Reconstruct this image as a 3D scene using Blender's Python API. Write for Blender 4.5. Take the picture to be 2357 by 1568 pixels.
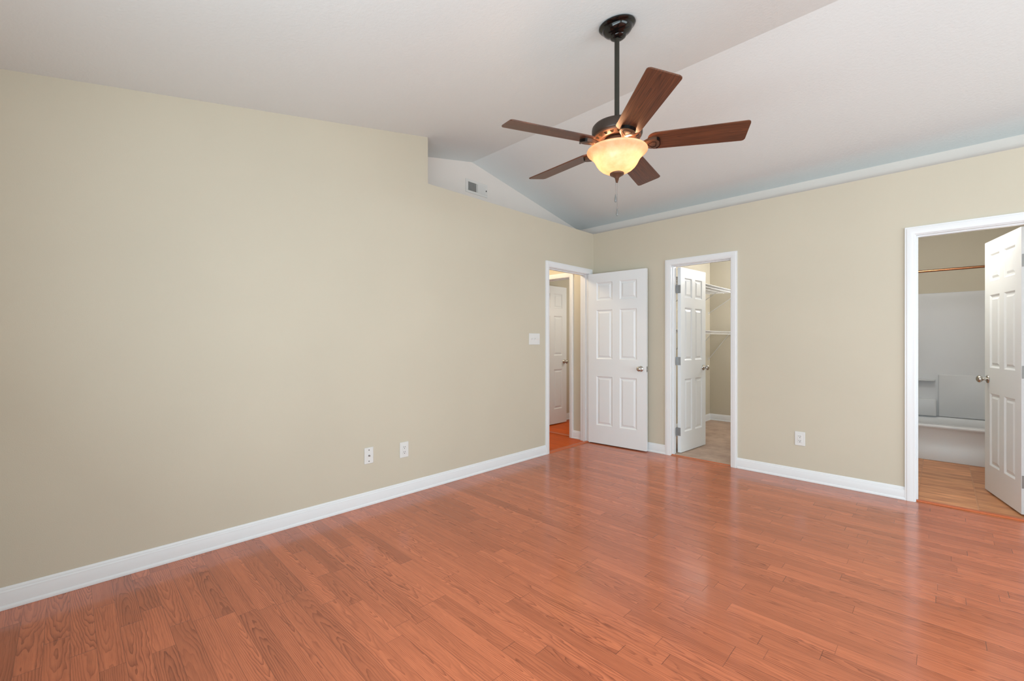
import bpy, bmesh, math, random
from mathutils import Vector, Matrix
random.seed(7)
PI = math.pi
for o in list(bpy.data.objects):
    bpy.data.objects.remove(o)
S = bpy.context.scene
COL = S.collection

# ------------------------------------------------------------------ camera
cam_d = bpy.data.cameras.new('camera')
cam_d.sensor_fit = 'HORIZONTAL'; cam_d.sensor_width = 36.0
cam_d.lens = 36.0 * 1005.3 / 2357.0
cam_d.shift_y = 1.0 / 2357.0
cam_d.clip_start = 0.02; cam_d.clip_end = 200
cam = bpy.data.objects.new('camera', cam_d); COL.objects.link(cam)
cam.location = (3.041, -4.508, 1.22)
cam.rotation_euler = (PI / 2, 0, math.radians(44.57))
S.camera = cam

# ------------------------------------------------------------------ view, world, lights
S.view_settings.view_transform = 'Standard'
S.view_settings.look = 'None'
S.view_settings.gamma = 1.0
S.view_settings.use_curve_mapping = False
S.view_settings.exposure = 0.0
W = bpy.data.worlds.new('sky'); S.world = W; W.use_nodes = True
W.node_tree.nodes['Background'].inputs['Color'].default_value = (0.75, 0.88, 1.0, 1)
W.node_tree.nodes['Background'].inputs['Strength'].default_value = 0.6

def area(name, loc, rot, sx, sy, power, col, spread=PI):
    d = bpy.data.lights.new(name, 'AREA'); d.shape = 'RECTANGLE'
    d.size = sx; d.size_y = sy; d.energy = power; d.color = col; d.spread = spread
    o = bpy.data.objects.new(name, d); COL.objects.link(o)
    o.location = loc; o.rotation_euler = rot
    return o
def bulb(name, loc, power, col, r=0.06):
    d = bpy.data.lights.new(name, 'POINT'); d.energy = power; d.color = col; d.shadow_soft_size = r
    o = bpy.data.objects.new(name, d); COL.objects.link(o); o.location = loc
    return o
# daylight through the two windows behind the camera
WIN1 = (1.50, 5.30, 0.55, 2.15)      # front wall: x0, x1, z0, z1
WIN2 = (-4.3, -0.7, 0.55, 2.15)      # right wall: y0, y1, z0, z1
XR, YF = 6.1, -4.87
DAY = (0.84, 0.985, 1.045); FILL_TINT = (0.83, 0.985, 1.05)
PW = dict(w1=57, w2=88, g1=46, g2=6, clos=48, bath=24, hall=19, side=14, fan=2.3)
PC = dict(w1=DAY, w2=DAY, g1=FILL_TINT, g2=FILL_TINT, clos=(0.98, 0.98, 1.0), bath=(1.0, 0.98, 0.95), hall=(1, 0.80, 0.55), side=(1, 0.96, 0.92), fan=(1.0, 0.56, 0.31))
# each window: skylight straight in, and an added upward fill that brightens the ceiling
UP = math.radians(48)
W1C, W2C = (WIN1[0] + WIN1[1]) / 2, (WIN2[0] + WIN2[1]) / 2
area('window_daylight', (W1C, YF - 0.03, 1.35), (PI / 2, 0, 0), 3.7, 1.50, PW['w1'], PC['w1'])
area('window_daylight', (XR + 0.03, W2C, 1.35), (PI / 2, 0, PI / 2), 3.5, 1.50, PW['w2'], PC['w2'])
area('ceiling_fill', (W1C, YF + 0.22, 0.85), (PI / 2 + UP * 0.75, 0, 0), 3.7, 0.5, PW['g1'], PC['g1'])
area('ceiling_fill', (XR - 0.22, W2C, 0.85), (PI / 2 + UP, 0, PI / 2), 3.5, 0.5, PW['g2'], PC['g2'])
# ceiling lamps of closet, bathroom and hall, then an added side room fill
bulb('closet_ceiling_light', (1.80, 1.95, 2.34), PW['clos'], PC['clos'], 0.09)
bulb('bathroom_ceiling_light', (2.85, 0.62, 2.38), PW['bath'], PC['bath'], 0.12)
bulb('hall_ceiling_light', (-0.62, -0.8, 2.34), PW['hall'], PC['hall'], 0.08)
bulb('side_room_fill', (0.12, 1.15, 1.75), PW['side'], PC['side'], 0.14)  # added fill in mid-air, no lamp there, brightens the far door
# the lit fan lamp
FAN = Vector((1.813, -2.469, 0.0))
FK = 1.0198
for k in range(2):
    a = 0.6 + k * PI
    bulb('fan_lamp_bulb', (FAN.x + 0.055 * math.cos(a), FAN.y + 0.055 * math.sin(a), 1.22 + (2.180 - 1.22) * FK), PW['fan'], PC['fan'], 0.022)

# ------------------------------------------------------------------ node helpers
def newmat(name):
    m = bpy.data.materials.new(name); m.use_nodes = True
    nt = m.node_tree
    return m, nt, nt.nodes['Principled BSDF']
def lin(r, g, b):
    f = lambda c: (c / 255 / 12.92) if c / 255 <= 0.04045 else ((c / 255 + 0.055) / 1.055) ** 2.4
    return (f(r), f(g), f(b), 1)
def flat(name, rgb, rough=0.5, metal=0.0, spec=0.5, coat=0.0):
    m, nt, b = newmat(name)
    b.inputs['Base Color'].default_value = lin(*rgb)
    b.inputs['Roughness'].default_value = rough
    b.inputs['Metallic'].default_value = metal
    b.inputs['Specular IOR Level'].default_value = spec
    b.inputs['Coat Weight'].default_value = coat
    # faint procedural unevenness so nothing is a perfectly flat sheet
    n = nt.nodes.new('ShaderNodeTexNoise'); n.inputs['Scale'].default_value = 60
    g = nt.nodes.new('ShaderNodeNewGeometry'); nt.links.new(g.outputs['Position'], n.inputs['Vector'])
    bu = nt.nodes.new('ShaderNodeBump'); bu.inputs['Strength'].default_value = 0.03; bu.inputs['Distance'].default_value = 0.002
    nt.links.new(n.outputs['Fac'], bu.inputs['Height']); nt.links.new(bu.outputs['Normal'], b.inputs['Normal'])
    return m
class NB:
    def __init__(s, nt): s.nt = nt
    def _in(s, node, i, v):
        if isinstance(v, (int, float)): node.inputs[i].default_value = v
        elif isinstance(v, tuple): node.inputs[i].default_value = v
        else: s.nt.links.new(v, node.inputs[i])
    def m(s, op, a, b=0.0, c=0.0, clamp=False):
        n = s.nt.nodes.new('ShaderNodeMath'); n.operation = op; n.use_clamp = clamp
        s._in(n, 0, a); s._in(n, 1, b)
        if op in ('MULTIPLY_ADD', 'COMPARE', 'SMOOTH_MIN', 'WRAP'): s._in(n, 2, c)
        return n.outputs[0]
    def xyz(s, x, y, z):
        n = s.nt.nodes.new('ShaderNodeCombineXYZ'); s._in(n, 0, x); s._in(n, 1, y); s._in(n, 2, z); return n.outputs[0]
    def sep(s, v):
        n = s.nt.nodes.new('ShaderNodeSeparateXYZ'); s.nt.links.new(v, n.inputs[0]); return n.outputs
    def white(s, v):
        n = s.nt.nodes.new('ShaderNodeTexWhiteNoise'); n.noise_dimensions = '3D'; s.nt.links.new(v, n.inputs['Vector']); return n.outputs
    def noise(s, v, scale=1.0, detail=2.0, rough=0.5):
        n = s.nt.nodes.new('ShaderNodeTexNoise'); n.inputs['Scale'].default_value = scale
        n.inputs['Detail'].default_value = detail; n.inputs['Roughness'].default_value = rough
        s.nt.links.new(v, n.inputs['Vector']); return n.outputs['Fac']
    def mapr(s, v, a, b, c, d, smooth=False):
        n = s.nt.nodes.new('ShaderNodeMapRange'); n.interpolation_type = 'SMOOTHSTEP' if smooth else 'LINEAR'
        s.nt.links.new(v, n.inputs[0])
        for i, q in enumerate((a, b, c, d)): n.inputs[1 + i].default_value = q
        return n.outputs[0]
    def mix(s, f, a, b, mode='MIX'):
        n = s.nt.nodes.new('ShaderNodeMix'); n.data_type = 'RGBA'; n.blend_type = mode
        s._in(n, 0, f); s._in(n, 6, a); s._in(n, 7, b); return n.outputs[2]
    def bump(s, h, dist, strength=1.0):
        n = s.nt.nodes.new('ShaderNodeBump'); n.inputs['Strength'].default_value = strength
        n.inputs['Distance'].default_value = dist; s.nt.links.new(h, n.inputs['Height']); return n.outputs[0]

def oak_floor(name, w, light, dark, deep, rough, off=0.0, lmin=0.35, lmax=1.15, spec=0.5, coat=0.12):
    """narrow oak strips running along world x, end joints at random places"""
    m, nt, b = newmat(name); N = NB(nt)
    geo = nt.nodes.new('ShaderNodeNewGeometry'); X, Y, Z = N.sep(geo.outputs['Position'])
    yr = N.m('DIVIDE', N.m('ADD', Y, 20.0 + off), w)
    row = N.m('FLOOR', yr); fy = N.m('FRACT', yr)
    rr = N.white(N.xyz(row, 3.7, 1.3)); r1, r2, r3 = N.sep(rr[1])
    L = N.m('ADD', lmin, N.m('MULTIPLY', r1, lmax - lmin))
    xr = N.m('DIVIDE', N.m('ADD', X, N.m('MULTIPLY_ADD', r2, 9.0, 30.0)), L)
    brd = N.m('FLOOR', xr); fx = N.m('FRACT', xr)
    q = N.white(N.xyz(row, brd, 8.1)); q0 = q[0]; q1, q2, q3 = N.sep(q[1])
    # grain: slanted growth rings cut by the board face -> cathedral arches on some boards, straight lines on others
    yl = N.m('MULTIPLY', N.m('SUBTRACT', fy, 0.5), w)
    xl = N.m('MULTIPLY', N.m('SUBTRACT', fx, 0.5), L)
    seedv = N.m('MULTIPLY', q0, 57.0)
    warp = N.noise(N.xyz(N.m('MULTIPLY', X, 4.0), N.m('MULTIPLY', Y, 22.0), seedv), 1.0, 2.0)
    warp2 = N.noise(N.xyz(N.m('MULTIPLY', X, 18.0), N.m('MULTIPLY', Y, 70.0), seedv), 1.0, 2.0)
    yc = N.m('ADD', yl, N.m('MULTIPLY', N.m('SUBTRACT', q1, 0.5), 0.09))
    slope = N.m('MULTIPLY', N.m('SUBTRACT', q2, 0.5), 0.14)
    depth = N.m('ADD', N.m('MULTIPLY', q3, 0.05), N.m('MULTIPLY', xl, slope))
    depth = N.m('ADD', depth, N.m('MULTIPLY', N.m('SUBTRACT', warp, 0.5), 0.034))
    yc = N.m('ADD', yc, N.m('MULTIPLY', N.m('SUBTRACT', warp, 0.5), 0.016))
    rad = N.m('SQRT', N.m('ADD', N.m('MULTIPLY', yc, yc), N.m('MULTIPLY', depth, depth)))
    rad = N.m('ADD', rad, N.m('MULTIPLY', N.m('SUBTRACT', warp2, 0.5), 0.0028))
    ring = N.m('FRACT', N.m('DIVIDE', rad, N.m('MULTIPLY_ADD', q1, 0.0045, 0.0045)))
    band = N.m('POWER', ring, 2.6)                                # sharp late-wood line, soft early wood
    edge = N.mapr(ring, 0.90, 1.0, 1.0, 0.0, True)
    band = N.m('MULTIPLY', band, edge)
    pores = N.noise(N.xyz(N.m('MULTIPLY', X, 14.0), N.m('MULTIPLY', Y, 420.0), seedv), 1.0, 2.0, 0.6)
    pm = N.mapr(pores, 0.50, 0.72, 0.0, 1.0)
    patch = N.mapr(N.noise(N.xyz(N.m('MULTIPLY', X, 1.6), N.m('MULTIPLY', Y, 9.0), seedv), 1.0, 2.0), 0.30, 0.62, 0.25, 1.0)
    g = N.m('MULTIPLY', band, patch)
    g = N.m('MULTIPLY_ADD', pm, 0.26, N.m('MULTIPLY', g, 0.85), clamp=True)
    c = N.mix(g, light, dark)
    streak = N.mapr(N.noise(N.xyz(N.m('MULTIPLY', X, 2.2), N.m('MULTIPLY', Y, 60.0), seedv), 1.0, 3.0), 0.3, 0.7, 0.90, 1.08)
    tint = N.m('MULTIPLY', N.m('MULTIPLY_ADD', q2, 0.26, 0.86), streak)
    c = N.mix(1.0, c, N.xyz(tint, N.m('POWER', tint, 1.10), N.m('POWER', tint, 1.15)), 'MULTIPLY')
    # joints
    gy = N.m('MULTIPLY', N.m('MINIMUM', fy, N.m('SUBTRACT', 1.0, fy)), w)
    gx = N.m('MULTIPLY', N.m('MINIMUM', fx, N.m('SUBTRACT', 1.0, fx)), L)
    gapy = N.mapr(gy, 0.0002, 0.0012, 0.55, 0.0)
    gapx = N.m('MULTIPLY', N.mapr(gx, 0.0003, 0.0014, 1.0, 0.0), N.m('MULTIPLY_ADD', q3, 0.5, 0.4))
    gap = N.m('MAXIMUM', gapy, gapx)
    c = N.mix(gap, c, deep)
    nt.links.new(c, b.inputs['Base Color'])
    rn = N.noise(N.xyz(N.m('MULTIPLY', X, 2.0), N.m('MULTIPLY', Y, 30.0), seedv), 1.0, 2.0)
    nt.links.new(N.mapr(rn, 0.3, 0.7, rough - 0.03, rough + 0.04), b.inputs['Roughness'])
    b.inputs['Specular IOR Level'].default_value = spec
    b.inputs['Coat Weight'].default_value = coat; b.inputs['Coat Roughness'].default_value = 0.08
    h = N.m('SUBTRACT', N.m('MULTIPLY', g, -0.15), gap)
    h = N.m('ADD', h, N.m('MULTIPLY', N.noise(N.xyz(N.m('MULTIPLY', X, 0.9), N.m('MULTIPLY', Y, 5.0), row), 1.0, 1.0), 0.6))
    nt.links.new(N.bump(h, 0.0007, 0.6), b.inputs['Normal'])
    return m

def wall_paint(name, rgb, rough=0.55, texture=0.0003, scale=220.0, mott=0.02):
    m, nt, b = newmat(name); N = NB(nt)
    geo = nt.nodes.new('ShaderNodeNewGeometry'); P = geo.outputs['Position']
    n1 = N.noise(P, 1.3, 2.0)
    t = N.mapr(n1, 0.3, 0.7, 1.0 - mott, 1.0 + mott)
    c = N.mix(1.0, lin(*rgb), N.xyz(t, t, t), 'MULTIPLY')
    nt.links.new(c, b.inputs['Base Color'])
    b.inputs['Roughness'].default_value = rough
    b.inputs['Specular IOR Level'].default_value = 0.3
    n2 = N.noise(P, scale, 3.0, 0.6)
    nt.links.new(N.bump(n2, texture, 1.0), b.inputs['Normal'])
    return m

M = {}
M['beige'] = wall_paint('beige_wall_paint', (204, 196, 178))
M['white_wall'] = wall_paint('white_wall_paint', (230, 222, 216), 0.6, 0.0006, 120.0)
M['ceiling'] = wall_paint('textured_white_ceiling_paint', (226, 231, 232), 0.7, 0.0015, 62.0, 0.01)
M['trim'] = flat('white_semi_gloss_trim', (232, 234, 236), 0.32)
M['door'] = flat('white_door_paint', (234, 237, 239), 0.34)
M['floor'] = oak_floor('red_oak_strip_floor', 0.0745, lin(200, 112, 76), lin(112, 51, 32), lin(50, 22, 14), 0.18)
M['hall_floor'] = oak_floor('warm_lit_hall_boards', 0.19, lin(218, 96, 8), lin(150, 54, 4), lin(50, 18, 6), 0.42, 0.05, 0.9, 1.3, 0.12, 0.0)  # orange deepened so the boards carry the hall's warm light in their colour
M['threshold'] = flat('stained_oak_threshold', (190, 96, 52), 0.3)
M['plastic'] = flat('white_plastic', (226, 226, 224), 0.35)
M['slot'] = flat('dark_slot', (70, 68, 66), 0.7)
M['nickel'] = flat('satin_nickel', (196, 192, 186), 0.22, 1.0)
M['steel'] = flat('hinge_steel', (168, 168, 168), 0.38, 0.9)
M['wire'] = flat('white_coated_wire', (225, 225, 226), 0.35)
M['vent'] = flat('white_vent_metal', (222, 218, 214), 0.45)
M['duct'] = flat('dark_duct_shade', (48, 48, 48), 0.8)
M['acrylic'] = flat('glossy_white_acrylic', (220, 221, 223), 0.34)
M['rod'] = flat('brushed_copper_rod', (170, 118, 84), 0.25, 1.0)
M['canopy'] = flat('gloss_black_bronze', (10, 9, 9), 0.14, 0.0, 0.5, 0.0)
M['bronze'] = flat('oil_rubbed_bronze', (96, 68, 52), 0.42, 0.35)
M['housing'] = flat('dark_bronze_housing', (60, 48, 41), 0.40, 0.3)
M['pole'] = flat('dark_downrod', (48, 46, 38), 0.42, 0.3)
M['chrome'] = flat('chain_metal', (150, 150, 150), 0.3, 0.8)
M['fob'] = flat('smoked_fob', (112, 112, 110), 0.3, 0.0)

# carpet
m, nt, b = newmat('tan_carpet'); N = NB(nt)
geo = nt.nodes.new('ShaderNodeNewGeometry'); P = geo.outputs['Position']
n1 = N.noise(P, 5.0, 4.0, 0.65); n2 = N.noise(P, 420.0, 2.0)
c = N.mix(N.mapr(n1, 0.35, 0.65, 0.0, 1.0), lin(168, 138, 116), lin(206, 178, 154))
c = N.mix(N.mapr(n2, 0.3, 0.7, 0.0, 0.35), c, lin(140, 112, 92))
nt.links.new(c, b.inputs['Base Color']); b.inputs['Roughness'].default_value = 0.95
b.inputs['Sheen Weight'].default_value = 0.3; b.inputs['Specular IOR Level'].default_value = 0.1
nt.links.new(N.bump(N.m('ADD', n2, N.m('MULTIPLY', n1, 3.0)), 0.004, 1.0), b.inputs['Normal'])
M['carpet'] = m
# bathroom tile, 0.325 m squares
m, nt, b = newmat('brown_slate_tile'); N = NB(nt)
geo = nt.nodes.new('ShaderNodeNewGeometry'); X, Y, Z = N.sep(geo.outputs['Position'])
tx = N.m('DIVIDE', N.m('ADD', X, 10 - 2.904 + 0.325 * 10 - 10), 0.325); ty = N.m('DIVIDE', N.m('ADD', Y, 20 - 0.07 - 0.325 * 50), 0.325)
ix, iy, fx, fy = N.m('FLOOR', tx), N.m('FLOOR', ty), N.m('FRACT', tx), N.m('FRACT', ty)
q = N.white(N.xyz(ix, iy, 2.0)); q0 = q[0]
n1 = N.noise(N.xyz(N.m('MULTIPLY', X, 3.0), N.m('MULTIPLY', Y, 15.0), N.m('MULTIPLY', q0, 30.0)), 1.0, 4.0, 0.6)
c = N.mix(N.mapr(n1, 0.32, 0.68, 0.0, 1.0), lin(168, 104, 64), lin(226, 162, 112))
t = N.m('MULTIPLY_ADD', q0, 0.2, 0.9); c = N.mix(1.0, c, N.xyz(t, t, t), 'MULTIPLY')
gd = N.m('MINIMUM', N.m('MINIMUM', fx, N.m('SUBTRACT', 1.0, fx)), N.m('MINIMUM', fy, N.m('SUBTRACT', 1.0, fy)))
gr = N.mapr(gd, 0.008, 0.016, 1.0, 0.0)
c = N.mix(N.m('MULTIPLY', gr, 0.6), c, lin(196, 142, 104))
nt.links.new(c, b.inputs['Base Color']); b.inputs['Roughness'].default_value = 0.4
nt.links.new(N.bump(N.m('SUBTRACT', N.m('MULTIPLY', n1, 0.5), gr), 0.002, 0.7), b.inputs['Normal'])
M['tile'] = m
# walnut fan blade (object space, x along the blade)
m, nt, b = newmat('walnut_blade_veneer'); N = NB(nt)
tc = nt.nodes.new('ShaderNodeTexCoord'); X, Y, Z = N.sep(tc.outputs['Object'])
oi = nt.nodes.new('ShaderNodeObjectInfo'); sd = N.m('MULTIPLY', oi.outputs['Random'], 40.0)
wv = N.noise(N.xyz(N.m('MULTIPLY', X, 5.0), N.m('MULTIPLY', Y, 18.0), sd), 1.0, 2.0)
yy = N.m('ADD', N.m('ADD', Y, 0.012), N.m('MULTIPLY', N.m('SUBTRACT', wv, 0.5), 0.03))
dd = N.m('ADD', N.m('MULTIPLY', N.m('SUBTRACT', X, 0.45), 0.11), N.m('MULTIPLY', N.m('SUBTRACT', wv, 0.5), 0.02))
rad = N.m('SQRT', N.m('ADD', N.m('MULTIPLY', yy, yy), N.m('MULTIPLY', dd, dd)))
rg = N.m('POWER', N.m('FRACT', N.m('DIVIDE', rad, 0.0085)), 2.0)
st = N.noise(N.xyz(N.m('MULTIPLY', X, 6.0), N.m('MULTIPLY', Y, 260.0), sd), 1.0, 3.0)
g = N.m('ADD', N.m('MULTIPLY', rg, 0.35), N.m('MULTIPLY', N.mapr(st, 0.4, 0.7, 0.0, 1.0), 0.6), clamp=True)
c = N.mix(g, lin(104, 60, 38), lin(36, 20, 14))
nt.links.new(c, b.inputs['Base Color']); b.inputs['Roughness'].default_value = 0.38
M['blade'] = m
# alabaster glass bowl: light passes through it from the bulbs inside
m, nt, b = newmat('amber_alabaster_glass'); N = NB(nt)
geo = nt.nodes.new('ShaderNodeNewGeometry'); P = geo.outputs['Position']
n1 = N.noise(P, 26.0, 4.0, 0.6)
colr = N.mix(N.mapr(n1, 0.3, 0.7, 0.0, 1.0), lin(246, 208, 166), lin(255, 228, 194))
tr = nt.nodes.new('ShaderNodeBsdfTranslucent'); nt.links.new(N.mix(1.0, colr, (0.27, 0.27, 0.27, 1), 'MULTIPLY'), tr.inputs['Color'])
df = nt.nodes.new('ShaderNodeBsdfDiffuse'); nt.links.new(colr, df.inputs['Color'])
gl = nt.nodes.new('ShaderNodeBsdfGlossy'); gl.inputs['Roughness'].default_value = 0.25
m1 = nt.nodes.new('ShaderNodeMixShader'); m1.inputs[0].default_value = 0.42
nt.links.new(tr.outputs[0], m1.inputs[1]); nt.links.new(df.outputs[0], m1.inputs[2])
m2 = nt.nodes.new('ShaderNodeMixShader'); m2.inputs[0].default_value = 0.04
nt.links.new(m1.outputs[0], m2.inputs[1]); nt.links.new(gl.outputs[0], m2.inputs[2])
nt.links.new(m2.outputs[0], nt.nodes['Material Output'].inputs['Surface'])
M['bowl'] = m

# ------------------------------------------------------------------ mesh helpers
def tag(o, label=None, cat=None, group=None, kind=None):
    if label: o['label'] = label
    if cat: o['category'] = cat
    if group: o['group'] = group
    if kind: o['kind'] = kind
    return o
def obj(name, bm, mat, parent=None, smooth=None):
    bmesh.ops.recalc_face_normals(bm, faces=bm.faces)
    me = bpy.data.meshes.new(name); bm.to_mesh(me); bm.free()
    if smooth is not None:
        for p in me.polygons: p.use_smooth = True
        me.set_sharp_from_angle(angle=math.radians(smooth))
    me.materials.append(M[mat] if isinstance(mat, str) else mat)
    o = bpy.data.objects.new(name, me); COL.objects.link(o)
    if parent: o.parent = parent
    return o
def empty(name, loc=(0, 0, 0), rz=0.0):
    o = bpy.data.objects.new(name, None); o.empty_display_size = 0.1; COL.objects.link(o)
    o.location = loc; o.rotation_euler = (0, 0, rz); return o
def box(bm, x0, x1, y0, y1, z0, z1, bev=0.0, seg=1):
    vs = [bm.verts.new((x, y, z)) for x in (x0, x1) for y in (y0, y1) for z in (z0, z1)]
    fs = [bm.faces.new([vs[i] for i in f]) for f in ((0, 1, 3, 2), (4, 6, 7, 5), (0, 4, 5, 1), (2, 3, 7, 6), (0, 2, 6, 4), (1, 5, 7, 3))]
    if bev > 0:
        es = list({e for f in fs for e in f.edges})
        bmesh.ops.bevel(bm, geom=es, offset=bev, segments=seg, affect='EDGES', profile=0.5)
def prism(bm, pts, a, b, fn):
    """polygon pts (u,v) swept from a to b; fn(u, v, w) -> xyz"""
    A = [bm.verts.new(fn(u, v, a)) for u, v in pts]; B = [bm.verts.new(fn(u, v, b)) for u, v in pts]
    n = len(pts)
    bm.faces.new(A); bm.faces.new(B)
    for i in range(n): bm.faces.new((A[i], A[(i + 1) % n], B[(i + 1) % n], B[i]))
def lathe(bm, prof, seg=48, mat=Matrix.Identity(4), cap=True):
    rings = []
    for r, z in prof:
        if r < 1e-6: rings.append([bm.verts.new(mat @ Vector((0, 0, z)))])
        else: rings.append([bm.verts.new(mat @ Vector((r * math.cos(2 * PI * i / seg), r * math.sin(2 * PI * i / seg), z))) for i in range(seg)])
    for A, B in zip(rings, rings[1:]):
        for i in range(seg):
            j = (i + 1) % seg
            if len(A) == 1 and len(B) == 1: continue
            if len(A) == 1: bm.faces.new((A[0], B[i], B[j]))
            elif len(B) == 1: bm.faces.new((A[i], A[j], B[0]))
            else: bm.faces.new((A[i], A[j], B[j], B[i]))
    if cap:
        for R in (rings[0], rings[-1]):
            if len(R) > 1: bm.faces.new(R)
def rod(bm, a, b, r, seg=12):
    a, b = Vector(a), Vector(b); d = b - a
    mt = Matrix.Translation(a) @ d.to_track_quat('Z', 'Y').to_matrix().to_4x4()
    lathe(bm, [(r, 0), (r, d.length)], seg, mt)
RY90 = Matrix.Rotation(PI / 2, 4, 'Y')

# ------------------------------------------------------------------ room shell
ZB = 2.526                    # top of the beige walls
TW = 0.115                    # wall thickness
YG = -2.416                   # where the full-height left wall stops
YR, ZR = -1.565, 3.077        # ridge
KN, KF = 0.1973, 0.200
XG = -0.44                    # white gable wall above the hall
YK = 0.30                     # white knee wall above the closet
zc = lambda y: ZR - KN * (YR - y) if y <= YR else ZR - KF * (y - YR)
HD = 2.022                    # door head
D1 = (-0.848, -0.104)         # entry opening in the left wall (y)
D2 = (0.984, 1.577)           # closet opening in the back wall (x)
D3 = (2.900, 3.520)           # bathroom opening in the back wall (x)
D4 = (-1.060, -0.320)         # side room opening off the hall (x)
J = 0.018                     # jamb thickness
YH = -0.06                    # hall end wall plane

def setting(name, bm, mat, label, cat, smooth=None):
    return tag(obj(name, bm, mat, None, smooth), label, cat, kind='structure')

bm = bmesh.new(); box(bm, 0.0, XR, YF, 0.0, -0.05, 0.0)
setting('floor', bm, 'floor', 'glossy red oak strip floor running through the whole bedroom', 'floor')
bm = bmesh.new(); box(bm, -2.2, -0.0, -3.2, 1.6, -0.052, -0.001)
setting('floor_hall', bm, 'hall_floor', 'wood floor of the hall, warm light painted into its orange, seen through the open entry door', 'floor')
bm = bmesh.new(); box(bm, 0.40, 2.50, 0.0, 2.55, -0.05, 0.004)
setting('floor_closet', bm, 'carpet', 'tan carpet floor inside the walk-in closet', 'floor')
bm = bmesh.new(); box(bm, 2.50, 4.3, 0.0, 2.55, -0.05, -0.001)
setting('floor_bathroom', bm, 'tile', 'brown square tile floor inside the bathroom', 'floor')

bm = bmesh.new()
X = lambda u, v, w: (w, u, v)
prism(bm, [(YF - 0.1, 0), (D1[0] - J, 0), (D1[0] - J, ZB), (YG, ZB), (YG, zc(YG) + 0.02), (YF - 0.1, zc(YF - 0.1) + 0.02)], -TW, 0, X)
box(bm, -TW, 0, D1[0] - J, D1[1] + J, HD + J, ZB)
box(bm, -TW, 0, D1[1] + J, 0, 0, ZB)
prism(bm, [(YG - 0.1, ZB), (YG, ZB), (YG, zc(YG) + 0.02), (YG - 0.1, zc(YG - 0.1) + 0.02)], XG, -TW, X)
setting('wall_left', bm, 'beige', 'long beige left wall with the entry doorway at its far end', 'wall')

bm = bmesh.new()
box(bm, -TW, D2[0] - J, 0, TW, 0, ZB)
box(bm, D2[0] - J, D2[1] + J, 0, TW, HD + J, ZB)
box(bm, D2[1] + J, D3[0] - J, 0, TW, 0, ZB)
box(bm, D3[0] - J, D3[1] + J, 0, TW, HD + J, ZB)
box(bm, D3[1] + J, XR, 0, TW, 0, ZB)
setting('wall_back', bm, 'beige', 'beige back wall with the closet and bathroom doorways', 'wall')

bm = bmesh.new()
box(bm, XG - 0.1, XG, YG - 0.1, YK + 0.1, ZB - 0.1, ZB)
prism(bm, [(YG - 0.1, ZB), (YK + 0.1, ZB), (YK + 0.1, zc(YK + 0.1) + 0.02), (YR, ZR + 0.02), (YG - 0.1, zc(YG - 0.1) + 0.02)], XG - 0.1, XG, X)
setting('wall_left_upper', bm, 'white_wall', 'white gable wall set back above the entry doorway, with the air vent', 'wall')
bm = bmesh.new()
box(bm, XG, XR, YK, YK + 0.1, ZB - 0.02, zc(YK) + 0.03)
setting('wall_back_upper', bm, 'white_wall', 'low white wall band set back above the beige back wall', 'wall')
bm = bmesh.new()
box(bm, XG, -TW, YG, TW, ZB - 0.02, ZB); box(bm, -TW, XR, TW, YK, ZB - 0.02, ZB); box(bm, XG, -TW, TW, YK, ZB - 0.02, ZB)
setting('trim_1', bm, 'white_wall', 'white ledge on top of the beige walls at the room corner', 'ledge')

bm = bmesh.new()
ZW0, ZW1 = WIN2[2], WIN2[3]
prism(bm, [(YF - 0.1, 0), (YK + 0.1, 0), (YK + 0.1, ZW0), (YF - 0.1, ZW0)], XR, XR + 0.14, X)
prism(bm, [(YF - 0.1, ZW0), (WIN2[0], ZW0), (WIN2[0], ZW1), (YF - 0.1, ZW1)], XR, XR + 0.14, X)
prism(bm, [(WIN2[1], ZW0), (YK + 0.1, ZW0), (YK + 0.1, ZW1), (WIN2[1], ZW1)], XR, XR + 0.14, X)
prism(bm, [(YF - 0.1, ZW1), (YK + 0.1, ZW1), (YK + 0.1, zc(YK + 0.1) + 0.02), (YR, ZR + 0.02), (YF - 0.1, zc(YF - 0.1) + 0.02)], XR, XR + 0.14, X)
setting('wall_right', bm, 'beige', 'beige wall on the right outside the frame, with a window', 'wall')
bm = bmesh.new()
box(bm, 0, XR, YF - 0.14, YF, 0, WIN1[2]); box(bm, 0, WIN1[0], YF - 0.14, YF, WIN1[2], WIN1[3])
box(bm, WIN1[1], XR, YF - 0.14, YF, WIN1[2], WIN1[3]); box(bm, 0, XR, YF - 0.14, YF, WIN1[3], zc(YF) + 0.02)
setting('wall_front', bm, 'beige', 'beige wall behind the camera, with a window', 'wall')

bm = bmesh.new()
prism(bm, [(YF - 0.14, zc(YF - 0.14)), (YR, ZR), (YK + 0.1, zc(YK + 0.1)), (YK + 0.1, zc(YK + 0.1) + 0.12), (YR, ZR + 0.12), (YF - 0.14, zc(YF - 0.14) + 0.12)], XG - 0.1, XR + 0.14, X)
setting('ceiling', bm, 'ceiling', 'white textured vaulted ceiling with a ridge crossing above the fan', 'ceiling')

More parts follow.
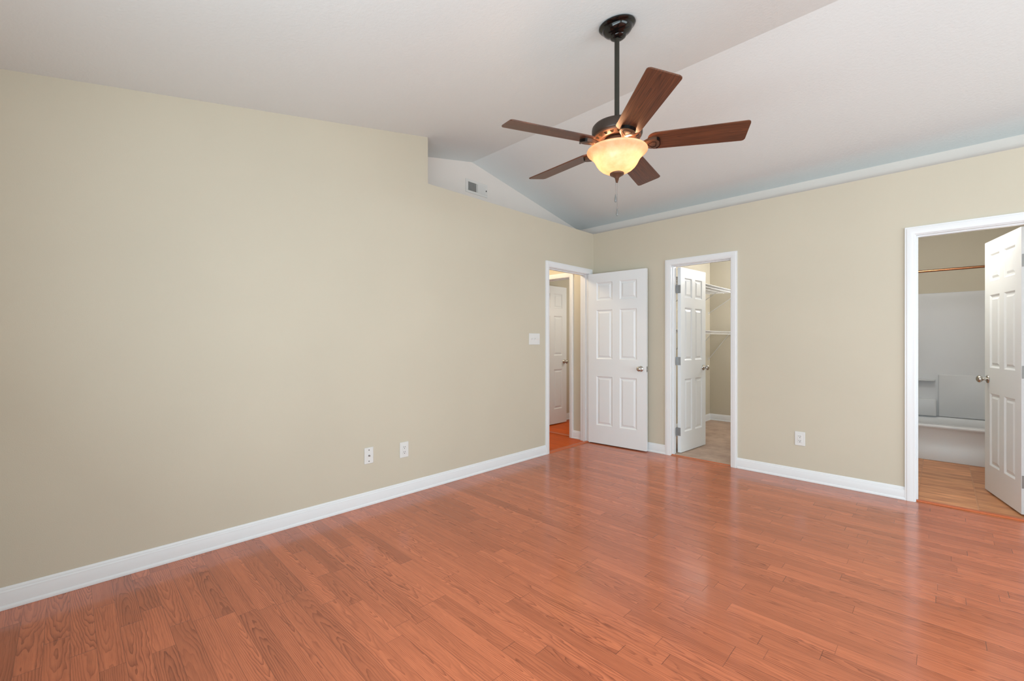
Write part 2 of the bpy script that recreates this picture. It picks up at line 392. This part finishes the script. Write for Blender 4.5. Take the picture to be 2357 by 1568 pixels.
# window frames behind the camera
def window(name, fn, a0, a1, label):
    bm = bmesh.new()
    def fb(u0, u1, w0, w1, z0, z1):
        prism(bm, [(u0, z0), (u1, z0), (u1, z1), (u0, z1)], w0, w1, fn)
    z0, z1 = 0.55, 2.15
    for (u0, u1, v0, v1) in ((a0 - .06, a0 + .03, z0, z1 + .06), (a1 - .03, a1 + .06, z0, z1 + .06), (a0 + .03, a1 - .03, z1 - .03, z1 + .06), (a0 + .03, a1 - .03, z0, z0 + .03)):
        fb(u0, u1, 0.0, 0.016, v0, v1)
    fb(a0 - .09, a1 + .09, 0.0, 0.05, z0 - .025, z0)
    fb((a0 + a1) / 2 - .025, (a0 + a1) / 2 + .025, 0.0, 0.016, z0 + .03, z1 - .03)
    fb(a0 + .03, a1 - .03, 0.0, 0.013, 1.33, 1.37)
    return setting(name, bm, 'trim', label, 'window')
window('window_1', lambda u, v, w: (u, YF + w, v), WIN1[0], WIN1[1], 'white window frame in the wall behind the camera')
window('window_2', lambda u, v, w: (XR - w, u, v), WIN2[0], WIN2[1], 'white window frame in the right wall outside the frame')

# adjoining rooms
bm = bmesh.new()      # closet
box(bm, 0.38, 0.48, TW, 2.55, 0, 2.45); box(bm, 0.38, 2.50, 2.455, 2.55, 0, 2.45); box(bm, 2.42, 2.50, TW, 2.455, 0, 2.45)
setting('wall_closet', bm, 'beige', 'beige walls inside the walk-in closet', 'wall')
bm = bmesh.new(); box(bm, 0.38, 2.50, TW, 2.55, 2.45, 2.50)
setting('ceiling_closet', bm, 'ceiling', 'white ceiling inside the walk-in closet', 'ceiling')
bm = bmesh.new()      # bathroom
box(bm, 2.50, 2.54, TW, 2.55, 0, 2.50); box(bm, 2.54, 4.2, 2.45, 2.55, 0, 2.50); box(bm, 4.10, 4.2, TW, 2.45, 0, 2.50)
setting('wall_bathroom', bm, 'beige', 'beige walls inside the bathroom above the tub surround', 'wall')
bm = bmesh.new(); box(bm, 2.50, 4.2, TW, 2.55, 2.50, 2.52)
setting('ceiling_bathroom', bm, 'ceiling', 'white ceiling inside the bathroom', 'ceiling')
bm = bmesh.new()      # hall and the side room off it
box(bm, D4[1] + J, -TW, YH, YH + TW, 0, 2.44)
box(bm, D4[0] - J, D4[1] + J, YH, YH + TW, HD + J, 2.44)
box(bm, -1.40, D4[0] - J, YH, YH + TW, 0, 2.44)
box(bm, -1.50, -1.40, -3.0, YH + TW, 0, 2.44)
box(bm, -1.50, -TW, -3.1, -3.0, 0, 2.44)
setting('wall_hall', bm, 'beige', 'beige hall walls seen through the open entry door', 'wall')
bm = bmesh.new()
box(bm, -1.20, -1.105, YH + TW, 1.55, 0, 2.44); box(bm, -1.20, 0.38, 1.55, 1.65, 0, 2.44); box(bm, 0.30, 0.38, TW, 1.55, 0, 2.44)
setting('wall_side_room', bm, 'beige', 'beige wall beyond the far half-hidden white door', 'wall')
bm = bmesh.new(); box(bm, -1.5, -TW, -3.1, TW, 2.44, 2.49); box(bm, -1.2, 0.38, TW, 1.65, 2.44, 2.49)
setting('ceiling_hall', bm, 'ceiling', 'white ceiling over the hall and side room', 'ceiling')

# ------------------------------------------------------------------ baseboards
BP = [(0, 0), (.018, 0), (.019, .006), (.017, .014), (.012, .019), (.012, .066), (.010, .072), (.010, .078), (.006, .084), (.006, .090), (.003, .097), (0, .099)]
def baseboard(name, runs, label):
    bm = bmesh.new()
    for axis, plane, sgn, a, b in runs:
        if axis == 'x':     # board lies on the plane x=plane, runs along y
            prism(bm, BP, a, b, lambda u, v, w: (plane + sgn * u, w, v + 0.0006))
        else:
            prism(bm, BP, a, b, lambda u, v, w: (w, plane + sgn * u, v + 0.0006))
    return setting(name, bm, 'trim', label, 'baseboard', 25)
baseboard('baseboard_left', [('x', 0, 1, YF, D1[0] - .0635)], 'white moulded baseboard along the foot of the long left wall')
baseboard('baseboard_corner', [('y', 0, -1, 0.0, D2[0] - .0635)], 'short white baseboard between the open entry door and the closet doorway')
baseboard('baseboard_back', [('y', 0, -1, D2[1] + .0635, D3[0] - .0635)], 'white baseboard under the outlet between closet and bathroom doorways')
baseboard('baseboard_right', [('x', XR, -1, YF, 0), ('y', 0, -1, D3[1] + .0635, XR)], 'white baseboard on the right wall outside the frame')
baseboard('baseboard_closet', [('x', 0.48, 1, TW, 2.455), ('y', 2.455, -1, 0.48, 2.42)], 'white baseboard inside the closet behind its door')
baseboard('baseboard_hall', [('y', YH, -1, D4[1] + .06, -TW)], 'short white baseboard in the hall beside the far door casing')
baseboard('baseboard_side_room', [('x', -1.105, 1, YH + TW, 1.55)], 'white baseboard beyond the far half-hidden door')

# ------------------------------------------------------------------ door frames
CP = [(0.0, 0.0), (0.0, .009), (.004, .012), (.012, .012), (.018, .0145), (.034, .0165), (.046, .0165), (.050, .014), (.0585, .014), (.0585, 0.0)]
def frame(name, axis, plane, sgn, a, b, depth, label, stop=None, back=True):
    """casing + jambs; axis 'y': opening in a wall of constant y (a..b along x); sgn = direction out of the visible face"""
    F = (lambda t, n, z: (t, plane + sgn * n, z)) if axis == 'y' else (lambda t, n, z: (plane + sgn * n, t, z))
    bm = bmesh.new()
    ri = 0.005
    h = HD + ri
    def casing(side):
        # side: n offset function for the front (0) or back face
        f2 = (lambda t, n, z: F(t, n, z)) if side == 0 else (lambda t, n, z: F(t, -depth - n, z))
        path = [(a - ri, 0.0, -1, 0), (a - ri, h, -1, 1), (b + ri, h, 1, 1), (b + ri, 0.0, 1, 0)]
        rings = []
        for (t, z, dt, dz) in path:
            rings.append([bm.verts.new(f2(t + dt * u, n, z + dz * u)) for u, n in CP])
        for A, B in zip(rings, rings[1:]):
            k = len(CP)
            for i in range(k): bm.faces.new((A[i], A[(i + 1) % k], B[(i + 1) % k], B[i]))
        bm.faces.new(rings[0]); bm.faces.new(rings[-1])
    casing(0)
    if back: casing(1)
    def fb(t0, t1, n0, n1, z0, z1):
        vs = [bm.verts.new(F(t, n, z)) for t in (t0, t1) for n in (n0, n1) for z in (z0, z1)]
        for f in ((0, 1, 3, 2), (4, 6, 7, 5), (0, 4, 5, 1), (2, 3, 7, 6), (0, 2, 6, 4), (1, 5, 7, 3)): bm.faces.new([vs[i] for i in f])
    fb(a - J, a, -depth, 0, 0, HD + J); fb(b, b + J, -depth, 0, 0, HD + J); fb(a, b, -depth, 0, HD, HD + J)
    if stop:
        s0, s1 = stop
        fb(a, a + .010, s0, s1, 0, HD); fb(b - .010, b, s0, s1, 0, HD); fb(a + .010, b - .010, s0, s1, HD - .010, HD)
    return setting(name, bm, 'trim', label, 'door casing', 25)
frame('trim_2', 'x', 0, 1, D1[0], D1[1], TW, 'white moulded casing around the entry doorway in the left wall', (-.075, -.040))
frame('trim_3', 'y', 0, -1, D2[0], D2[1], TW, 'white moulded casing around the closet doorway with wire shelves behind', (-.070, -.035))
frame('trim_4', 'y', 0, -1, D3[0], D3[1], TW, 'white moulded casing around the bathroom doorway at the right edge', (-.070, -.035))
frame('trim_5', 'y', YH, -1, D4[0], D4[1], TW, 'white casing around the far doorway seen across the hall', (-.070, -.035))

# thresholds
def threshold(name, pts, a, b, fn, label):
    bm = bmesh.new(); prism(bm, pts, a, b, fn)
    return setting(name, bm, 'threshold', label, 'threshold', 25)
TP = [(0, 0.0), (0, .004), (.006, .009), (.020, .011), (.036, .011), (.048, .008), (.052, 0.0)]
threshold('trim_6', TP, D1[0] + .001, D1[1] - .001, lambda u, v, w: (-.045 + u, w, v + .0005), 'thin wooden threshold strip under the entry doorway')
threshold('trim_7', [(u * .5, v) for u, v in TP], D2[0] + .001, D2[1] - .001, lambda u, v, w: (w, .002 + u, v + .0005), 'thin wooden threshold strip between oak floor and closet carpet')
threshold('trim_8', TP, D3[0] + .001, D3[1] - .001, lambda u, v, w: (w, .012 + u, v + .0005), 'wooden threshold strip between oak floor and bathroom tiles')
threshold('trim_9', TP, D4[0] + .001, D4[1] - .001, lambda u, v, w: (w, YH + .03 + u, v), 'dark threshold strip under the far doorway across the hall')

# ------------------------------------------------------------------ six-panel doors
DH = 2.005
PV = [(.107, .322), (.432, 1.010), (1.213, 1.790)]
def door_slab_bm(Wd, side):
    bm = bmesh.new(); th = .035
    st, mu = 0.150 * Wd, 0.125 * Wd
    pw = (Wd - 2 * st - mu) / 2
    us = [0, st, st + pw, st + pw + mu, Wd - st, Wd]
    vs = [0] + sorted([DH - z for p in PV for z in p]) + [DH]
    def face(yf, din):
        for i in range(5):
            for j in range(len(vs) - 1):
                u0, u1, v0, v1 = us[i], us[i + 1], vs[j], vs[j + 1]
                if i in (1, 3) and j in (1, 3, 5):
                    rings = []
                    for off, dep in ((0, 0), (.006, .0035), (.013, .009), (.024, .009), (.040, .0025)):
                        rings.append([bm.verts.new((u, yf + din * dep, v)) for u, v in ((u0 + off, v0 + off), (u1 - off, v0 + off), (u1 - off, v1 - off), (u0 + off, v1 - off))])
                    for A, B in zip(rings, rings[1:]):
                        for k in range(4): bm.faces.new((A[k], A[(k + 1) % 4], B[(k + 1) % 4], B[k]))
                    bm.faces.new(rings[-1])
                else:
                    bm.faces.new([bm.verts.new((u, yf, v)) for u, v in ((u0, v0), (u1, v0), (u1, v1), (u0, v1))])
    y0, y1 = 0.0, side * th
    face(y0, side); face(y1, -side)
    for a, b in (((0, 0), (0, DH)), ((0, DH), (Wd, DH)), ((Wd, DH), (Wd, 0)), ((Wd, 0), (0, 0))):
        bm.faces.new([bm.verts.new(p) for p in ((a[0], y0, a[1]), (b[0], y0, b[1]), (b[0], y1, b[1]), (a[0], y1, a[1]))])
    bmesh.ops.remove_doubles(bm, verts=bm.verts, dist=1e-5)
    return bm
KNOB = [(.031, 0), (.032, .003), (.030, .007), (.016, .010), (.012, .014), (.011, .026), (.014, .032), (.023, .038), (.0275, .046), (.0275, .054), (.023, .062), (.014, .067), (0, .069)]
def door(name, H, F, side, label, knobs=(0, 1), short_back=False):
    H, F = Vector((H[0], H[1], .012)), Vector((F[0], F[1], .012))
    d = F - H; Wd = d.length; rz = math.atan2(d.y, d.x)
    o = obj(name, door_slab_bm(Wd, side), 'door')
    o.location = H; o.rotation_euler = (0, 0, rz)
    tag(o, label, 'door', kind='structure')
    th = .035
    for k in knobs:
        # k=0: the face y=0, k=1: the opposite face
        yf = 0.0 if k == 0 else side * th
        out = -side if k == 0 else side
        prof = KNOB if not (short_back and k == 1) else [(r, z * .62) for r, z in KNOB]
        mt = Matrix.Translation((Wd - .062, yf, .900)) @ Matrix.Rotation(-PI / 2 * out, 4, 'X')
        bm = bmesh.new(); lathe(bm, prof, 32, mt)
        kn = obj('door_knob', bm, 'nickel', o, 40); kn['label'] = 'satin nickel round knob'
    bm = bmesh.new()
    y0, y1 = sorted((side * .005, side * .030)); box(bm, Wd - .0002, Wd + .0016, y0, y1, .868, .928, .0005)
    y0, y1 = sorted((side * .012, side * .023)); box(bm, Wd, Wd + .009, y0, y1, .892, .906, .002)
    lt = obj('latch_plate', bm, 'steel', o); lt['label'] = 'grey metal latch plate'
    for z in (.225, .99, 1.77):
        bm = bmesh.new()
        y0, y1 = sorted((side * .002, side * (th + .001)))
        box(bm, -.0022, .0004, y0, y1, z - .044, z + .044, .0005)
        rod(bm, (-.005, side * (th + .004), z - .046), (-.005, side * (th + .004), z + .046), .0055, 14)
        y0, y1 = sorted((side * (th - .001), side * (th + .0015)))
        box(bm, -.036, -.005, y0, y1, z - .044, z + .044, .0005)
        hg = obj('hinge', bm, 'steel', o, 40); hg['label'] = 'grey metal hinge'
    return o
door('door_1', (.0135, -.128), (.737, -.078), 1, 'white six-panel entry door standing wide open against the back wall', short_back=True)
door('door_2', (1.030, .130), (1.072, .712), 1, 'white six-panel closet door swung inward in the middle doorway')
door('door_3', (3.4338, .150), (3.290, .756), -1, 'white six-panel bathroom door swung inward at the right edge of the photo')
door('door_4', (-.985, .068), (-.975, .735), 1, 'white six-panel door half hidden in the far doorway across the hall')

# ------------------------------------------------------------------ wall plates
def plate_bm(wd, ht, th=.006):
    bm = bmesh.new(); box(bm, -wd / 2, wd / 2, -th, 0, -ht / 2, ht / 2, .0035, 2); return bm
def receptacle(root):
    bm = bmesh.new(); box(bm, -.0175, .0175, -.0085, -.004, -.034, .034, .0015)
    f = obj('outlet_face', bm, 'plastic', root)
    for s in (1, -1):
        bm = bmesh.new()
        box(bm, -.0075, -.0050, -.0090, -.0080, s * .0195 - .001, s * .0195 + .0085)
        box(bm, .0050, .0075, -.0090, -.0080, s * .0195 - .001, s * .0195 + .0085)
        lathe(bm, [(.0030, 0), (.0030, .001)], 14, Matrix.Translation((0, -.0080, s * .0195 - .0085)) @ Matrix.Rotation(PI / 2, 4, 'X'))
        sl = obj('outlet_slots', bm, 'slot', f)
def outlet(loc, rz, label):
    root = empty('wall_outlet', loc, rz); tag(root, label, 'outlet')
    obj('cover_plate', plate_bm(.078, .122), 'plastic', root); receptacle(root)
    return root
outlet((2.151, 0, .3620), 0, 'white duplex outlet low on the back wall between closet and bathroom')
# left-wall fittings: local -y must point to +x  -> rotate +90 degrees
outlet((0, -2.642, .3580), PI / 2, 'white duplex outlet low on the left wall, right of the cable jack')
root = empty('cable_jack', (0, -2.941, .3670), PI / 2); tag(root, 'white wall plate with one coax cable jack on the left wall', 'cable jack')
obj('cover_plate', plate_bm(.072, .120), 'plastic', root)
bm = bmesh.new(); lathe(bm, [(.0065, 0), (.0065, .004), (.0048, .004), (.0048, .011), (.002, .011), (0, .008)], 18, Matrix.Translation((0, -.006, 0)) @ Matrix.Rotation(PI / 2, 4, 'X'))
obj('coax_connector', bm, 'chrome', root, 40)
for s in (1, -1):
    bm = bmesh.new(); lathe(bm, [(.0042, 0), (.0036, .0012), (0, .0015)], 14, Matrix.Translation((0, -.0058, s * .0415)) @ Matrix.Rotation(PI / 2, 4, 'X'))
    obj('screw', bm, 'slot', root, 40)
root = empty('light_switch', (0, -1.090, 1.240), PI / 2); tag(root, 'white triple toggle light switch plate beside the entry doorway', 'light switch')
obj('cover_plate', plate_bm(.168, .118), 'plastic', root)
for i in (-1, 0, 1):
    bm = bmesh.new(); box(bm, i * .046 - .005, i * .046 + .005, -.0068, -.0055, -.012, .012)
    fr = obj('toggle_slot', bm, 'vent', root)
    bm = bmesh.new(); prism(bm, [(0, -.004), (.012, .004), (.013, .009), (.009, .010), (0, .004)], i * .046 - .0035, i * .046 + .0035, lambda u, v, w: (w, -.006 - u, v))
    obj('toggle', bm, 'plastic', fr)

# ------------------------------------------------------------------ air vent on the white gable wall
root = empty('air_vent', (XG, -1.505, 2.8205), PI / 2); tag(root, 'small white louvred air vent on the white gable wall above the entry', 'air vent')
bm = bmesh.new()
box(bm, -.150, .150, -.007, 0, .044, .068, .002); box(bm, -.150, .150, -.007, 0, -.068, -.044, .002)
box(bm, -.150, -.117, -.007, 0, -.044, .044, .001); box(bm, .117, .150, -.007, 0, -.044, .044, .001); box(bm, -.006, .006, -.007, 0, -.044, .044, .001)
obj('vent_frame', bm, 'vent', root)
bm = bmesh.new(); box(bm, -.118, .118, -.0015, -.0005, -.045, .045)
obj('duct_shade', bm, 'duct', root)  # dark sheet painted as the shade of a hollow duct
for s in (-1, 1):
    bm = bmesh.new()
    n = 12
    for i in range(n):
        c = s * (.0115 + (i + .5) * .1045 / n)
        ang = math.radians(-38)
        dx, dy = .0040 * math.cos(ang), .0040 * math.sin(ang)
        if s < 0: dx, dy = .0006, .0040
        prism(bm, [(c - dx, -.005 - dy), (c + dx, -.005 + dy), (c + dx + .0005, -.0055 + dy), (c - dx + .0005, -.0055 - dy)], -.044, .044, lambda u, v, w: (u, v, w))
    obj('louvres', bm, 'vent', root)
bm = bmesh.new(); box(bm, .126, .131, -.016, -.006, -.010, .006, .001); obj('damper_lever', bm, 'slot', root)

# ------------------------------------------------------------------ closet wire shelves
def wire_shelf(z, depth, y0, y1, braces, drop, label):
    root = empty('wire_shelf', (.48, 0, z)); tag(root, label, 'wire shelf', 'closet wire shelves')
    bm = bmesh.new()
    n = int((y1 - y0) / .0254)
    for i in range(n + 1):
        y = y0 + i * .0254
        rod(bm, (.004, y, 0), (depth, y, 0), .0017, 6)
        rod(bm, (depth, y, .001), (depth, y, -.032), .0017, 6)
    obj('cross_wires', bm, 'wire', root, 60)
    bm = bmesh.new()
    for x, zz, r in ((.004, -.003, .003), (depth * .5, -.004, .003), (depth, 0.003, .0045), (depth, -.034, .0045)):
        rod(bm, (x, y0, zz), (x, y1, zz), r, 10)
    obj('rails', bm, 'wire', root, 60)
    for y in braces:
        bm = bmesh.new()
        rod(bm, (depth - .012, y, -.030), (.004, y, -drop), .0045, 10)
        box(bm, 0, .004, y - .008, y + .008, -drop - .02, -drop + .02, .001)
        obj('brace', bm, 'wire', root, 60)
    bm = bmesh.new(); box(bm, depth - .02, depth + .006, y1, y1 + .003, -.045, .012, .001)
    obj('end_bracket', bm, 'wire', root)
    return root
wire_shelf(1.942, .42, .30, 2.450, (.95, 1.70, 2.40), .30, 'upper deep white wire shelf on the closet left wall')
wire_shelf(1.352, .31, .30, 2.450, (.95, 1.70, 2.40), .41, 'lower narrow white wire shelf on the closet left wall')

# ------------------------------------------------------------------ bathtub, surround, rod
root = empty('bathtub', (2.545, 1.68, 0)); tag(root, 'white acrylic bathtub with moulded wall surround inside the bathroom', 'bathtub')
L, Dp, Hh = 1.55, .765, .365
bm = bmesh.new()
# apron with gently curved front and rolled rim (profile in depth/height), swept along x
prism(bm, [(.012, .001), (.010, .10), (.022, .13), (.020, .315), (.010, .330), (.004, .342), (.006, .355), (.014, .363), (.070, .363), (.082, .352), (.15, .08), (.15, .001)], 0, L, lambda u, v, w: (w, u, v))
obj('tub_apron', bm, 'acrylic', root, 40)
bm = bmesh.new()
outer = [(.070, .363), (Dp - .012, .363)]
def rr(x0, x1, y0, y1, r, z, n=6):
    pts = []
    for cx, cy, a0 in ((x1 - r, y1 - r, 0), (x0 + r, y1 - r, 90), (x0 + r, y0 + r, 180), (x1 - r, y0 + r, 270)):
        for k in range(n + 1):
            a = math.radians(a0 + 90 * k / n); pts.append((cx + r * math.cos(a), cy + r * math.sin(a), z))
    return pts
loops = [rr(.001, L - .001, .151, Dp - .006, .004, .02), rr(.001, L - .001, .030, Dp - .006, .004, .3632), rr(.08, L - .08, .09, Dp - .05, .10, .3632), rr(.095, L - .095, .103, Dp - .063, .10, .345), rr(.15, L - .15, .15, Dp - .10, .12, .10), rr(.22, L - .22, .20, Dp - .15, .10, .06)]
rings = [[bm.verts.new(p) for p in lp] for lp in loops]
for A, B in zip(rings[1:], rings[2:]):
    for k in range(len(A)): bm.faces.new((A[k], A[(k + 1) % len(A)], B[(k + 1) % len(A)], B[k]))
bm.faces.new(rings[-1])
for v in rings[0]: bm.verts.remove(v)
obj('tub_basin', bm, 'acrylic', root, 40)
bm = bmesh.new()
zt = 1.766
box(bm, 0, L, Dp - .022, Dp, .364, zt, .004)
box(bm, 0, .022, .0, Dp - .022, .364, zt, .004); box(bm, L - .022, L, .0, Dp - .022, .364, zt, .004)
box(bm, .463, L - .10, Dp - .050, Dp - .020, .366, .842, .012, 3)
box(bm, .022, .452, Dp - .085, Dp - .020, .366, .560, .012, 3)
box(bm, .022, .440, Dp - .110, Dp - .020, .762, .782, .008, 3)
obj('surround', bm, 'acrylic', root, 40)
bm = bmesh.new(); rod(bm, (2.542, 1.725, 1.943), (4.098, 1.725, 1.943), .0125, 20)
root = empty('shower_rod', (2.542, 1.725, 1.943)); tag(root, 'copper coloured shower curtain rod high above the bathtub', 'shower rod')
r_ = obj('pole', bm, 'rod', root, 40); r_.matrix_parent_inverse = Matrix.Translation((-2.542, -1.725, -1.943))
for x, s in ((2.5415, 1), (4.0985, -1)):
    bm = bmesh.new(); lathe(bm, [(.030, 0), (.028, .006), (.015, .012)], 24, Matrix.Translation((x - 2.542, 0, 0)) @ Matrix.Rotation(s * PI / 2, 4, 'Y'))
    obj('flange', bm, 'rod', root, 40)

# ------------------------------------------------------------------ ceiling fan
fan = empty('ceiling_fan', (FAN.x, FAN.y, 0))
fan.location.z = 2.898
tag(fan, 'bronze five-blade ceiling fan with a lit amber glass bowl on a long downrod', 'ceiling fan')
Z0 = 2.898
def fobj(name, bm, mat, parent=fan, smooth=40):
    return obj(name, bm, mat, parent, smooth)
def zf(z): return 1.22 + (z - 1.22) * FK - Z0
def zz(prof): return [(r * (FK if r > .01 else 1), zf(z)) for r, z in prof]
tilt = math.atan(KN)
mt = Matrix.Rotation(tilt, 4, 'X')
bm = bmesh.new()
lathe(bm, [(.090, .0), (.0950, -.004), (.0960, -.010), (.0910, -.017), (.0830, -.020), (.0800, -.022), (.0790, -.026), (.0750, -.035), (.0660, -.045), (.0530, -.053), (.0450, -.057), (.0420, -.060)], 64, mt)
canopy = fobj('canopy', bm, 'canopy'); canopy['label'] = 'glossy black ceiling canopy'
bm = bmesh.new()
lathe(bm, [(.0415, -.058), (.0425, -.062), (.039, -.069), (.029, -.075), (.014, -.079)], 48, mt @ Matrix.Translation((0, 0, .001)))
fobj('hanger_collar', bm, 'canopy', canopy)
bm = bmesh.new(); lathe(bm, zz([(.0127, 2.80), (.0127, 2.36)]), 24)
fobj('downrod', bm, 'pole')
bm = bmesh.new()
lathe(bm, zz([(.0, 2.372), (.020, 2.372), (.024, 2.366), (.026, 2.350), (.060, 2.346), (.100, 2.341), (.121, 2.334), (.127, 2.327), (.1285, 2.318), (.1285, 2.289), (.126, 2.282), (.120, 2.277)]), 72)
motor = fobj('motor_housing', bm, 'housing'); motor['label'] = 'dark bronze round motor housing'
bm = bmesh.new()     # vented lower ring
lathe(bm, zz([(.122, 2.279), (.120, 2.273), (.092, 2.262), (.086, 2.262), (.084, 2.270), (.05, 2.270)]), 72)
ring = fobj('vent_ring', bm, 'bronze', motor)
bm = bmesh.new()
for i in range(20):
    a = 2 * PI * i / 20
    R = Matrix.Rotation(a, 4, 'Z')
    def P(r, w, dz):
        v = R @ Vector((r, w, 0)); z = 2.262 + (r - .092) / .028 * .011 + dz
        return (v.x, v.y, zf(z))
    q = [(.099, -.0045), (.099, .0045), (.113, .0105), (.113, -.0105)]
    A = [bm.verts.new(P(r, w, -.0012)) for r, w in q]; B = [bm.verts.new(P(r, w, .0006)) for r, w in q]
    bm.faces.new(A); bm.faces.new(B)
    for k in range(4): bm.faces.new((A[k], A[(k + 1) % 4], B[(k + 1) % 4], B[k]))
fobj('vent_slot_shade', bm, 'canopy', ring, None)  # raised black pieces stand in for the shade inside the slots
bm = bmesh.new(); lathe(bm, zz([(.052, 2.272), (.062, 2.262), (.062, 2.228), (.052, 2.216), (.030, 2.214), (0, 2.214)]), 48)
lk = fobj('light_kit', bm, 'bronze'); lk['label'] = 'bronze light kit hub'
bm = bmesh.new(); lathe(bm, zz([(.0, 2.225), (.004, 2.222), (.004, 2.085), (0, 2.083)]), 12)
fobj('centre_stem', bm, 'bronze', lk)
# bowl (outer surface, rolled lip, inner surface returns only at the lip)
bm = bmesh.new()
lathe(bm, zz([(.1490, 2.2095), (.1525, 2.2080), (.1545, 2.2050), (.1538, 2.2015), (.1500, 2.1965), (.1400, 2.1880), (.1280, 2.1780), (.1180, 2.1650), (.1110, 2.1520), (.1040, 2.1380), (.0940, 2.1240), (.0800, 2.1110), (.0630, 2.1010), (.0440, 2.0950), (.0260, 2.0925), (.0100, 2.0920)]), 72, cap=False)
bowl = fobj('glass_bowl', bm, 'bowl', fan, 80); bowl['label'] = 'glowing amber alabaster glass bowl'
bm = bmesh.new()
lathe(bm, zz([(.0, 2.100), (.026, 2.0965), (.0365, 2.090), (.0355, 2.0835), (.024, 2.077), (.014, 2.070), (.0095, 2.063), (.0105, 2.060), (.0080, 2.057), (.0090, 2.054), (.0060, 2.051), (.0065, 2.046), (.003, 2.042), (0, 2.041)]), 36)
fin = fobj('finial', bm, 'bronze', fan); fin['label'] = 'bronze finial under the bowl'
# pull chains (a bead string and a teardrop fob)
ca, sa = math.cos(math.radians(44.57)), math.sin(math.radians(44.57))
for off, zt2, zb in ((-.0075, 2.097, 1.995), (.0015, 2.061, 1.922)):
    ox, oy = off * ca, off * sa
    bm = bmesh.new()
    z = zt2
    rod(bm, (ox, oy, zt2 - Z0), (ox, oy, zb - Z0), .0007, 6)
    while z > zb:
        lathe(bm, [(0, .0012), (.0012, 0), (0, -.0012)], 6, Matrix.Translation((ox, oy, z - Z0)), cap=False); z -= .004
    ch = fobj('pull_chain', bm, 'chrome', fan)
    bm = bmesh.new()
    lathe(bm, [(0, .003), (.0022, .001), (.0030, -.006), (.0052, -.018), (.0066, -.028), (.0060, -.035), (.0035, -.039), (0, -.040)], 20, Matrix.Translation((ox, oy, zb - Z0)))
    fobj('pull_fob', bm, 'fob', ch)
# blades and irons
R0, R1 = .153, .629
PITCH = math.radians(-13)
def blade_outline():
    pts = []
    def arc(cx, cy, r, a0, a1, n=7):
        for k in range(n + 1):
            a = math.radians(a0 + (a1 - a0) * k / n); pts.append((cx + r * math.cos(a), cy + r * math.sin(a)))
    w1, w0 = .0735, .061
    arc(R1 - .016, w1 - .016, .016, 0, 90, 5)
    arc(R0 + .040, w0 - .036, .038, 95, 180, 7)
    arc(R0 + .040, -w0 + .036, .038, 180, 265, 7)
    arc(R1 - .016, -w1 + .016, .016, -90, 0, 5)
    return pts
bo = blade_outline()
iron = [(.078, -.014), (.078, .014), (.110, .011), (.130, .012), (.146, .022), (.160, .032), (.176, .037), (.192, .036), (.205, .030), (.214, .018), (.217, 0),
        (.214, -.018), (.205, -.030), (.192, -.036), (.176, -.037), (.160, -.032), (.146, -.022), (.130, -.012), (.110, -.011)]
ZBL = 1.22 + (2.240 - 1.22) * FK
def iron_z(x):   # arm drops from the flywheel, then lies under the blade
    return 0
for k in range(5):
    a = math.radians(102.0 + 72 * k)
    M0 = Matrix.Translation((0, 0, ZBL - Z0)) @ Matrix.Rotation(a, 4, 'Z')
    bm = bmesh.new()
    prism(bm, bo, -.003, .003, lambda u, v, w: (u, v, w))
    bmesh.ops.bevel(bm, geom=[e for e in bm.edges if abs(e.verts[0].co.z - e.verts[1].co.z) < 1e-6], offset=.0012, segments=2, affect='EDGES')
    bl = fobj('blade', bm, 'blade', fan, 40)
    bl.matrix_local = M0 @ Matrix.Rotation(PITCH, 4, 'X')
    # bracket: pitched with the blade, hanging below it
    bm = bmesh.new()
    def tw(u, v, w):
        t = min(max((u - .085) / .06, 0), 1)
        p = PITCH * t
        zz_ = w - .0035 - (1 - t) * .004
        return (u, v * math.cos(p) - zz_ * math.sin(p), v * math.sin(p) + zz_ * math.cos(p))
    n = len(iron)
    top = [bm.verts.new(tw(u, v, 0)) for u, v in iron]; bot = [bm.verts.new(tw(u, v, -.016)) for u, v in iron]
    inn = [bm.verts.new(tw(.078 + (u - .078) * .985, v * .80, -.018)) for u, v in iron]
    bm.faces.new(top); bm.faces.new(inn)
    for i in range(n):
        j = (i + 1) % n
        bm.faces.new((top[i], top[j], bot[j], bot[i])); bm.faces.new((bot[i], bot[j], inn[j], inn[i]))
    ir = fobj('blade_iron', bm, 'bronze', fan, 35); ir.matrix_local = M0
    # raised dark three-cornered outline, painted shade of a recess in the bracket face
    bm = bmesh.new()
    tri = [(.150, 0), (.178, .0235), (.196, .019), (.199, 0), (.196, -.019), (.178, -.0235)]
    cx_, n3 = .180, len(tri)
    tin = [(cx_ + (u - cx_) * .84, v * .84) for u, v in tri]
    for w in (-.0188, -.0168):
        for i in range(n3):
            j = (i + 1) % n3
            bm.faces.new([bm.verts.new(tw(u, v, w)) for u, v in (tri[i], tri[j], tin[j], tin[i])])
    for loop in (tri, tin):
        for i in range(n3):
            j = (i + 1) % n3
            bm.faces.new([bm.verts.new(tw(u, v, w)) for (u, v), w in ((loop[i], -.0188), (loop[j], -.0188), (loop[j], -.0168), (loop[i], -.0168))])
    bmesh.ops.remove_doubles(bm, verts=bm.verts, dist=1e-6)
    sc = fobj('bracket_shade_line', bm, 'canopy', ir, None)
    bm = bmesh.new()
    arcp = [(.196 + .0225 * math.cos(t), .0365 * math.sin(t) * 1.0) for t in [math.radians(-80 + 160 * q / 14) for q in range(15)]]
    arci = [(.196 + .0185 * math.cos(t), .0325 * math.sin(t)) for t in [math.radians(-80 + 160 * q / 14) for q in range(15)]]
    pl = arcp + arci[::-1]
    prism(bm, pl, -.0185, -.002, tw)
    fobj('bracket_rim', bm, 'canopy', ir, 35)
